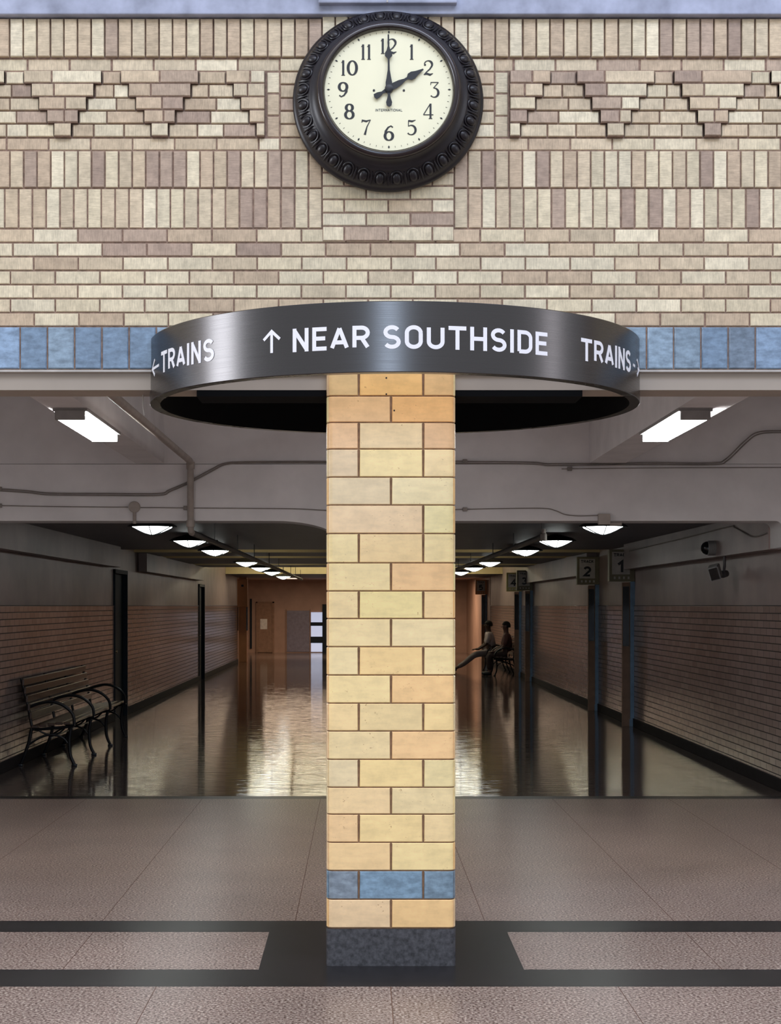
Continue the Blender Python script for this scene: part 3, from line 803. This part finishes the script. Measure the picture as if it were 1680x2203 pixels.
# glazed cap course
for i, (X, sg, segs) in enumerate(((WL, 1, ((YH+.4, 23.15), (24.4, 35.3), (36.5, 46.5))), (WR, -1, ((YH+.4, 46.5),)))):
    a = MB()
    for y0, y1 in segs:
        pr_ = [(X, ZT-.012), (X+.006*sg, ZT-.012), (X+.008*sg, ZT-.004), (X+.004*sg, ZT+.003), (X-.012*sg, ZT+.003)]
        a.prism(pr_, y0, y1, 'Y')
    struct(a.build('trim_%d' % (7+i), M['wainscot']))
    a = MB()
    for y0, y1 in segs: a.box(*sorted((X, X+.018*sg)), y0, y1, 0, .115, None, 0, .004)
    struct(a.build('baseboard_left' if i == 0 else 'baseboard_right', M['base_board']))
# side beams
for nm, xa, xb, y0, y1, z0 in (('trim_9', WL, -3.50, YH+.4, 22.9, 2.26), ('trim_10', WL, -3.50, 25.7, 35.1, 2.26), ('trim_11', 3.70, WR+.01, YH+.4, 22.0, 2.21), ('trim_12', 3.70, WR+.01, 25.6, 35.0, 2.21)):
    a = MB(); a.box(xa, xb, y0, y1, z0, ZCC+.01, None, 0); struct(a.build(nm, M['paint_up']))
# low soffit slabs with raised lit bays between
slabs = [(YH+.39, 24.0), (25.3, 27.2), (28.3, 32.2), (33.3, 35.0), (42.5, 48.8)]
for i, (y0, y1) in enumerate(slabs):
    a = MB(); a.box(WL-.2, WR+.2, y0, y1, ZCC, 3.3, None, 0)
    a.box(WL-.2, WR+.2, y0-.03, y0, ZCC, 3.3, None, 1)  # near face sheet in the lamplit tone, underside left darker
    struct(a.build('ceiling', [M['soffit'], M['lit_bay_tone']]))
a = MB(); a.box(WL-.2, WR+.2, YH+.39, YE+.3, 3.3, 3.5); struct(a.build('ceiling', M['lit_bay_tone']))
a = MB(); a.box(-7, 7, 48.8, YE+.3, 2.62, 2.8); struct(a.build('ceiling', M['warm_wall']))
# strip lamps up inside the raised bays
for i, (y, px_) in enumerate(((24.65, 'first'), (27.75, 'second'), (32.75, 'third'), (40.7, 'fourth'), (41.6, 'fifth'))):
    for xx in ((-1.6, 1.9) if y < 40 else (-1.5, 1.7)):
        wl_ = .6 if y < 40 else 1.45
        o = thing('bay_lamp', 'strip lamp hidden up in the %s raised ceiling bay on the %s side' % (px_, 'left' if xx < 0 else 'right'), 'lamp', (xx, y, 3.25), 'strip lamps in the ceiling bays')
        a = MB(); a.box(xx-wl_, xx+wl_, y-.07, y+.07, 3.24, 3.30, None, 0, .004); a.build('lamp_housing', M['fix'], o)
        a = MB(); a.box(xx-wl_+.02, xx+wl_-.02, y-.055, y+.055, 3.19, 3.24, None, 0, .01); a.build('lamp_tube', M['cove'] if y > 40 else M['bay'], o)

# ------------------------------------------------------------------ dome lamps
def dome():
    o = thing('dome_lamp', 'x', 'ceiling lamp', (0, 0, 0), 'dome lamps along the corridor')
    a = MB(); a.lathe([(0,.080),(.06,.080),(.09,.070),(.20,.038),(.245,.012),(.245,.0),(.225,.0),(.19,.02)], 0, 0, 0, 'Z', 36); a.build('shade', M['black_metal'], o, True)
    a = MB(); a.lathe([(.20,.008),(.19,-.006),(.14,-.030),(.08,-.054),(.03,-.068),(0,-.071)], 0, 0, 0, 'Z', 36); a.build('glass', M['dome'], o, True)
    a = MB()
    for k in range(6):
        t = math.radians(30+60*k); pts = [(r_*math.cos(t), r_*math.sin(t), z) for r_, z in ((.225,.002),(.19,-.012),(.14,-.036),(.08,-.060),(.0,-.077))]
        a.tube(pts, .0055, 6)
    a.build('cage', M['black_metal'], o, True)
    a = MB(); a.tube([(0,0,.07),(0,0,.084)], .03, 10); a.build('stem', M['pipe_dark'], o)
    return o
d0 = dome(); ordn = ['nearest', 'second', 'third', 'fourth', 'fifth', 'sixth', 'seventh']
for side, xx in (('left', -2.06), ('right', 2.34)):
    for i, y in enumerate((15.5, 18.9, 22.2, 28.3, 32.3, 36.5, 41.9)):
        if side == 'right' and i == 6: continue
        o = d0 if (side == 'left' and i == 0) else copy_tree(d0)
        dx = {0: .06, 1: .02}.get(i, 0) if side == 'right' else 0
        o.location = (xx+dx, y, 2.475)
        o['label'] = 'lit dome lamp, %s of the %s row under the corridor ceiling' % (ordn[i], side)
        if i in (5, 6):
            a = MB(); a.tube([(0, 0, .075), (0, 0, .824)], .012, 8); q = a.build('hanging_rod', M['pipe_dark'], None, True); q.parent = o

# ------------------------------------------------------------------ doors on the left wall
def wall_door(n, y0, y1, zt_):
    o = bpy.data.objects.new('door_%d' % n, None); C.objects.link(o); o.location = (WL, (y0+y1)/2, 0); struct(o)
    a = MB(); a.box(WL-.10, WL-.05, y0+.05, y1-.05, 0, zt_-.06, None, 0, .004); a.build('door_leaf', M['door_navy'], o)
    a = MB(); a.box(WL-.22, WL+.02, y0, y0+.05, 0, zt_); a.box(WL-.22, WL+.02, y1-.05, y1, 0, zt_); a.box(WL-.22, WL+.02, y0, y1, zt_-.06, zt_); a.build('door_frame', M['door_navy'], o)
    a = MB(); a.lathe([(0,.075),(.02,.075),(.028,.06),(.026,.045),(.012,.035),(.012,.01),(.03,.008),(.03,0)], WL-.05, y0+.15, 1.02, 'X', 16); a.build('door_knob', M['knob'], o, True)
    a = MB(); a.box(WL-.22, WL-.01, y0, y1, zt_, 3.4); a.build('transom_wall', M['paint_up'], o)
wall_door(1, 23.15, 24.4, 2.24); wall_door(2, 35.3, 36.5, 2.19)

# ------------------------------------------------------------------ track gates on the right wall
def gate(num, y, label, boxmat='sign_box'):
    s = thing('track_sign', label, 'sign', (3.67, y, 2.04), 'numbered track signs on the right wall')
    a = MB(); a.box(3.50, 3.86, y, y+.14, 2.04, 2.49, None, 0, .006); a.build('sign_box', M[boxmat], s)
    a = MB(); a.box(3.54, 3.79, y-.006, y, 2.14, 2.455, None, 0, .001); a.build('number_plate', M['plate'], s)
    def fm(u, v, d): return (u, y-.0065-d, v)
    t = MB(); H3 = .048; gp = .30; wd3 = text_width('TRACK', gp)*H3; x3 = 3.665-wd3/2
    for ch in 'TRACK': glyph(t, ch, x3, H3, .010, .0006, fm, 1, 2.39); x3 += (LET[ch][0]+gp)*H3
    t.build('track_lettering', M['ink'], s)
    t = MB(); H4 = .165; glyph(t, num, 3.665-LET[num][0]*H4/2, H4, .036, .0006, fm, 1, 2.17); t.build('track_number', M['ink'], s)
    for k in range(4):
        a = MB(); a.box(3.565+k*.065, 3.59+k*.065, y-.003, y, 2.075, 2.11, None); a.build('character_mark', M['plate'], s)  # plain marks standing in for small illegible characters
def leaf(y, label, big=True):
    g_ = thing('track_gate', label, 'gate', (3.78, y, 0), 'track gates on the right wall')
    a = MB(); a.box(3.69, 3.80, y+.01, y+.06, .0, 2.03, None, 0, .003); a.build('gate_leaf', M['door_tan'], g_)
    a = MB(); a.box(3.695, 3.785, y+.001, y+.011, 1.13, 1.97, None); a.build('glass_strip', M['door_glass_dark'], g_)
    a = MB(); a.box(3.80, 3.868, y-.02, y+.09, .0, 2.04, None, 0, .006); a.box(3.79, 3.872, y-.03, y+.10, 0, .10, None, 0, .004); a.build('gate_post', M['blue_steel'], g_)
leaf(22.05, 'blue steel post and narrow gate leaf under the track 1 sign'); leaf(25.35, 'blue steel post and narrow gate leaf under the track 2 sign')
leaf(35.05, 'far blue post and gate leaf under the track 3 sign'); leaf(37.5, 'far blue post and gate leaf under the track 4 sign')
gate('1', 22.03, 'grey track sign numbered 1, nearest on the right wall'); gate('2', 25.3, 'olive track sign numbered 2 on the right wall')
gate('3', 35.03, 'dark track sign numbered 3, partly hidden by the wall beam'); gate('4', 37.5, 'yellowish track sign numbered 4 far along the right wall', 'sign_box_lit')
gate('5', 47.6, 'orange lit track sign numbered 5 in the warm far room', 'orange_lit_tone')
leaf(47.65, 'orange lit gate leaf and post under the track 5 sign')

# ------------------------------------------------------------------ warm far room
a = MB(); a.box(-7, 7, YE, YE+.2, 0, 2.8); struct(a.build('wall_back', M['warm_wall']))
a = MB(); a.box(-7, -6.8, 46.5, YE, 0, 2.8); a.box(-7, WL-.02, 46.45, 46.5, 0, 3.4); struct(a.build('wall_far_left', M['warm_wall']))
a = MB(); a.box(WR, WR+.2, 46.5, YE, 0, 2.8); struct(a.build('wall_far_right', M['warm_wall']))
pl = thing('sign_pillar', 'orange lit pillar with a small box on top at the far end of the left wall', 'pillar', (-3.62, 47.2, 0))
a = MB(); a.box(-3.66, -3.42, 47.2, 47.45, 0, 2.56, None, 0, .01); a.build('pillar_shaft', M['orange_lit_tone'], pl)
a = MB(); a.box(-3.70, -3.39, 47.12, 47.2, 1.66, 2.50, None, 0, .008); a.build('pillar_box', M['orange_lit_tone'], pl)
a = MB(); a.box(-3.58, -3.51, 47.11, 47.12, 2.27, 2.33); a.build('box_opening', M['ink'], pl)
for xx in (-3.69, -3.41): a = MB(); a.box(xx-.02, xx+.02, 47.16, 47.19, .95, 1.66); a.build('glass_strip', M['door_glass_dark'], pl)
def bx(px, y=YE): return PX(px, y)
dr = bpy.data.objects.new('door_3', None); C.objects.link(dr); dr.location = (bx(570), YE, 0); struct(dr)
a = MB(); a.box(bx(554), bx(586), YE-.04, YE-.003, 0.01, 1.80, None, 0, .004); a.build('door_leaf', M['door_tan'], dr)
a = MB(); a.box(bx(551), bx(554), YE-.06, YE-.001, 0, 1.84); a.box(bx(586), bx(590), YE-.06, YE-.001, 0, 1.84); a.box(bx(551), bx(590), YE-.06, YE-.001, 1.80, 1.84); a.build('door_frame', M['door_tan'], dr)
a = MB(); a.box(bx(560), bx(575), YE-.048, YE-.042, .85, 1.22)
tag(a.build('notice', M['paper']), 'white paper notice taped on the tan door in the far room', 'notice')
a = MB(); a.box(bx(538), bx(542), YE-.05, YE-.002, .15, 1.95); struct(a.build('trim_13', M['door_navy']))
wn = bpy.data.objects.new('window_1', None); C.objects.link(wn); wn.location = (bx(643), YE, 0); struct(wn)
a = MB(); a.box(bx(617), bx(667), YE-.03, YE-.003, .03, 1.52); a.build('frosted_pane', M['frost'], wn)
a = MB()
for x_ in (616, 667): a.box(bx(x_)-.015, bx(x_)+.015, YE-.05, YE-.001, 0, 1.56)
a.build('window_frame', M['door_tan'], wn)
gd = bpy.data.objects.new('door_4', None); C.objects.link(gd); gd.location = (bx(683), YE, 0); struct(gd)
for z0, z1 in ((1.10, 1.46), (.58, .97), (.03, .35)):
    a = MB(); a.box(bx(669), bx(693.5), YE-.03, YE-.004, z0, z1); a.build('door_pane', M['daylight'], gd)
a = MB(); a.box(bx(693.5), bx(712), YE-.06, YE-.001, 0, 1.75); a.box(bx(667), bx(695), YE-.04, YE-.001, .97, 1.10); a.box(bx(667), bx(695), YE-.04, YE-.001, .35, .58); a.build('door_frame', M['door_navy'], gd)
wl = thing('ceiling_lamp', 'small warm recessed lamp in the ceiling of the far room', 'lamp', (-2.3, 52, 2.62))
a = MB(); a.lathe([(0,-.03),(.22,-.03),(.24,-.01),(.24,0)], -2.3, 52, 2.62, 'Z', 20); a.build('lamp_glass', M['warm_lamp'], wl)
wl2 = copy_tree(wl); wl2.location = (.9, 52, 2.62); wl2['label'] = 'right-hand warm recessed lamp in the ceiling of the far room'
for x_ in (-2.0, 2.0): area('far_room_lamp', (x_, 52, 2.55), (0, 0, 0), 2.4, 2.4, 130, (1, .74, .52))

# ------------------------------------------------------------------ benches
def bench_parts(o, L, arms):
    """local frame: x from the wall (0) outward, y along, z up"""
    def part(mb, nm, mt, sm=False): q = mb.build(nm, mt, None, sm); q.parent = o
    for k in range(5):
        a = MB(); x = .14+k*.085; z = .405+.012*k-(.012 if k == 4 else 0); a.box(x, x+.072, 0, L, z, z+.028, None, 0, .006); part(a, 'seat_slat', M['wood'])
    for k in range(5):
        z = .50+k*.088; x = .115-.020*k
        a = MB(); a.box(x, x+.024, .02, L-.02, z, z+.074, None, 0, .006); part(a, 'back_slat', M['wood'])
    for y in arms:
        a = MB()
        def tb(pts, r_): a.tube(smooth([(x, y, z) for x, z in pts], 5), r_, 8)
        tb([(.02,.93),(.055,.78),(.10,.60),(.13,.44),(.16,.38)], .016)
        tb([(.16,.385),(.35,.40),(.54,.42),(.585,.44)], .016)
        tb([(.10,.62),(.20,.66),(.34,.68),(.47,.64),(.565,.55),(.585,.44)], .017)
        tb([(.13,.40),(.10,.25),(.05,.10),(.01,.012)], .018)
        tb([(.55,.41),(.53,.28),(.54,.12),(.585,.012)], .018)
        tb([(.09,.22),(.22,.30),(.34,.33),(.46,.30),(.53,.22)], .011)
        tb([(.20,.38),(.28,.34),(.34,.33)], .010); tb([(.48,.40),(.42,.35),(.34,.33)], .010)
        for xf in (.01, .585): a.box(xf-.03, xf+.03, y-.022, y+.022, 0, .02, None, 0, .004)
        part(a, 'arm_frame', M['black_metal'], True)
    a = MB(); a.tube([(.34, 0.02, .30), (.34, L-.02, .30)], .010, 8); part(a, 'tie_rod', M['black_metal'])
be = thing('bench', 'dark wooden slatted bench with curved iron arms along the left corridor wall', 'bench', (-3.615, 16.55, 0))
bench_parts(be, 3.75, (.06, 1.28, 2.45, 3.69))
be2 = thing('bench', 'dark slatted iron armed bench under the two seated people', 'bench', (3.83, 41.3, 0))
bench_parts(be2, 3.5, (.06, 1.2, 2.3, 3.44)); be2.rotation_euler = (0, 0, PI)

# ------------------------------------------------------------------ security cameras and conduit on the right wall
YS = 16.0
s = thing('dome_camera', 'round dark security camera on the beam of the right wall', 'security camera', (3.70, YS, 2.33))
a = MB(); a.lathe([(0,-.085),(.03,-.08),(.055,-.062),(.068,-.035),(.070,0)], 3.64, YS+.35, 2.30, 'X', 24); a.build('camera_dome', M['door_glass_dark'], s, True)
a = MB(); a.lathe([(.070,-.02),(.078,-.015),(.078,.062),(0,.062)], 3.64, YS+.35, 2.30, 'X', 24); a.build('camera_base', M['fix'], s, True)
s = thing('security_camera', 'white box security camera on a bracket under the right wall beam', 'security camera', (3.72, YS+.6, 2.21))
yb = 16.0; xb, zb = PX(1538, yb), PZ(1231, yb)
bm = bmesh.new(); bmesh.ops.create_cube(bm, size=1); bmesh.ops.scale(bm, vec=(.11, .17, .14), verts=bm.verts); bmesh.ops.bevel(bm, geom=bm.edges[:], offset=.008, segments=2, affect='EDGES')
Mr = Matrix.Translation((xb, yb, zb)) @ Matrix.Rotation(math.radians(-22), 4, 'Z') @ Matrix.Rotation(math.radians(-14), 4, 'Y') @ Matrix.Rotation(math.radians(14), 4, 'X')
a = MB(); a.bm(bm, None, 0, Mr); a.build('camera_body', M['fix'], s)
bm = bmesh.new(); bmesh.ops.create_cube(bm, size=1); bmesh.ops.scale(bm, vec=(.085, .01, .12), verts=bm.verts); bmesh.ops.translate(bm, vec=(0, -.088, 0), verts=bm.verts)
a = MB(); a.bm(bm, None, 0, Mr); a.build('camera_lens', M['door_glass_dark'], s)
a = MB(); a.tube([(xb+.04, yb+.06, zb), (xb+.11, yb+.10, zb-.01), (xb+.12, yb+.10, zb+.06), (xb+.12, yb+.10, 2.215)], .016, 10)
a.tube([(xb+.10, yb+.10, zb-.02), (xb+.15, yb+.14, zb-.01)], [.04, .035], 12); a.build('camera_bracket', M['pipe_dark'], s, True)
a = MB(); a.tube(smooth([(3.69, 21.5, 2.45), (3.69, 18, 2.47), (3.69, 15.7, 2.49), (3.69, 15.45, 2.47), (3.69, 14.9, 2.37), (3.69, 14.6, 2.345), (3.69, 14.22, 2.36)]), .007, 8)
tag(a.build('conduit', M['conduit'], None, True), 'thin dark wire along the right wall beam dipping near the dome camera', 'conduit')

# ------------------------------------------------------------------ people on the far bench
def skin_mesh(name, joints, edges, mat, parent, root=0, sub=1):
    me = bpy.data.meshes.new(name); me.from_pydata([j[0] for j in joints], edges, [])
    o = bpy.data.objects.new(name, me); C.objects.link(o)
    sk = o.modifiers.new('skin', 'SKIN')
    for i, j in enumerate(joints):
        r_ = j[1]; me.skin_vertices[0].data[i].radius = r_ if isinstance(r_, tuple) else (r_, r_)
    me.skin_vertices[0].data[root].use_root = True
    sb = o.modifiers.new('sub', 'SUBSURF'); sb.levels = sub; sb.render_levels = sub
    dg = bpy.context.evaluated_depsgraph_get(); ev = o.evaluated_get(dg)
    me2 = bpy.data.meshes.new_from_object(ev); o.modifiers.clear(); o.data = me2
    me2.materials.clear(); me2.materials.append(mat)
    me2.polygons.foreach_set('use_smooth', [True]*len(me2.polygons))
    o.parent = parent; return o
def person(loc, label, shirt, trou, skin, recline, legs_out, lean_y):
    """local frame: faces -x, pelvis above origin"""
    p = thing('person', label, 'person', loc, 'people seated on the far bench')
    hip = Vector((0, 0, .56)); lean = recline
    def T(x, y, z): return (x, y, z)
    chest = (hip.x+lean*.6, lean_y*.5, .90); neck = (hip.x+lean*.75, lean_y*.8, 1.05); head = (neck[0]-.02, lean_y, 1.18)
    top = (head[0]+.0, lean_y, 1.27)
    J = [((0,0,.56),(.16,.13)), ((lean*.3,0,.70),(.165,.13)), (chest,(.19,.14)), (neck,(.065,.065)), ((head[0],head[1],1.12),(.075,.07)), (head,(.108,.090)), (top,(.086,.075))]
    E = [(0,1),(1,2),(2,3),(3,4),(4,5),(5,6)]
    def chain(pts, start):
        prev = start
        for q in pts: J.append(q); E.append((prev, len(J)-1)); prev = len(J)-1
        return prev
    wr = []
    for s_ in (-1, 1):
        kx = -.46; ky = .12*s_
        if legs_out: lg = [((-.12,.10*s_,.50),.085), ((-.44,.11*s_,.44),.062), ((-.70,.10*s_,.22),.048), ((-.93,.09*s_,.09),.038), ((-1.0,.09*s_,.07),.042), ((-1.06,.10*s_,.13),.032)]
        else: lg = [((-.12,.10*s_,.50),.085), ((-.44,.14*s_,.50),.064), ((-.44,.14*s_,.28),.05), ((-.42,.14*s_,.09),.038), ((-.46,.14*s_,.05),.042), ((-.58,.15*s_,.045),.032)]
        chain(lg, 0)
        sh = (chest[0]-.01, .19*s_, .97)
        el = (chest[0]-.08, .25*s_, .72); ha = (chest[0]-.30, .15*s_, .585)
        w_ = chain([(sh,.052),(el,.040),((ha[0]+.02,ha[1],ha[2]),.027),((ha[0]-.05,ha[1]-.01*s_,ha[2]-.01),(.034,.018))], 2)
        wr.append((w_, ha, s_))
        for k in range(4):
            yy_ = ha[1]+(.028-.018*k)*s_; ln_ = (.062,.072,.068,.052)[k]
            chain([((ha[0]-.075,yy_,ha[2]-.008),.009), ((ha[0]-.075-ln_*.55,yy_,ha[2]-.012),.008), ((ha[0]-.075-ln_,yy_,ha[2]-.035),.007)], w_)
        chain([((ha[0]-.03,ha[1]-.035*s_,ha[2]),.010), ((ha[0]-.07,ha[1]-.052*s_,ha[2]-.01),.008)], w_)
    skin_mesh('body', J, E, M[skin], p)
    # face: nose, ears (kept in one small mesh) and hair
    a = MB(); hx, hy, hz = head[0], head[1], 1.19
    a.tube([(hx-.085,hy,hz+.01),(hx-.106,hy,hz-.018),(hx-.088,hy,hz-.026)], [.008,.014,.01], 8)
    for s_ in (-1, 1): a.tube([(hx,hy+.078*s_,hz+.02),(hx+.008,hy+.090*s_,hz),(hx,hy+.080*s_,hz-.03)], [.010,.014,.009], 8)
    a.tube([(hx-.080,hy-.022,hz-.052),(hx-.087,hy,hz-.050),(hx-.080,hy+.022,hz-.052)], .005, 6)
    a.build('face_features', M[skin], None, True).parent = p
    a = MB()
    for s_ in (-1, 1):
        bm = bmesh.new(); bmesh.ops.create_uvsphere(bm, u_segments=8, v_segments=6, radius=.010); a.bm(bm, None, 0, Matrix.Translation((hx-.082, hy+.03*s_, hz+.012)))
    a.build('eyes', M['ink'], None, True).parent = p
    bm = bmesh.new(); bmesh.ops.create_uvsphere(bm, u_segments=24, v_segments=16, radius=1)
    bmesh.ops.delete(bm, geom=[q for q in bm.verts if q.co.z < -.55 or (q.co.x < -.25 and q.co.z < .05)], context='VERTS')
    a = MB(); a.bm(bm, None, 0, Matrix.Translation((hx+.016, hy, hz+.022)) @ Matrix.Diagonal((.108, .098, .112, 1)))
    h = a.build('hair', M['hair'], None, True); h.parent = p
    so = h.modifiers.new('s', 'SOLIDIFY'); so.thickness = .012
    # clothing
    JS = [((0,0,.56),(.18,.15)), ((lean*.3,0,.70),(.185,.15)), (chest,(.215,.16)), ((neck[0],neck[1],1.02),(.11,.10))]; ES = [(0,1),(1,2),(2,3)]
    for s_ in (-1, 1):
        n0 = len(JS); JS += [((chest[0]-.01,.19*s_,.96),.085), ((chest[0]-.08,.25*s_,.72),.062)]; ES += [(2,n0),(n0,n0+1)]
    skin_mesh('shirt', JS, ES, M[shirt], p)
    JT = [((0,0,.52),(.165,.135))]; ET = []
    for s_ in (-1, 1):
        n0 = len(JT)
        if legs_out: JT += [((-.12,.10*s_,.50),.098), ((-.44,.11*s_,.44),.078), ((-.70,.10*s_,.22),.064), ((-.88,.09*s_,.12),.058)]
        else: JT += [((-.12,.10*s_,.50),.098), ((-.44,.14*s_,.50),.080), ((-.44,.14*s_,.28),.066), ((-.42,.14*s_,.13),.060)]
        ET += [(0,n0),(n0,n0+1),(n0+1,n0+2),(n0+2,n0+3)]
    skin_mesh('trousers', JT, ET, M[trou], p)
    for s_ in (-1, 1):
        if legs_out: q = [((-.90,.09*s_,.06),.045), ((-1.0,.09*s_,.06),.052), ((-1.07,.10*s_,.14),.044)]
        else: q = [((-.38,.14*s_,.05),.046), ((-.48,.14*s_,.052),.05), ((-.62,.15*s_,.045),.04)]
        skin_mesh('shoe', q, [(0,1),(1,2)], M['shoe'], p)
    return p
pa = person((3.38, 40.3, 0), 'person in a pale grey shirt leaning back on the far bench with legs stretched out', 'shirt', 'trousers', 'skin', -.10, True, .0)
pb = person((3.58, 38.2, 0), 'person in a dull red shirt sitting upright at the near end of the far bench', 'shirt_red', 'trousers_dk', 'skin2', -.02, False, .0)
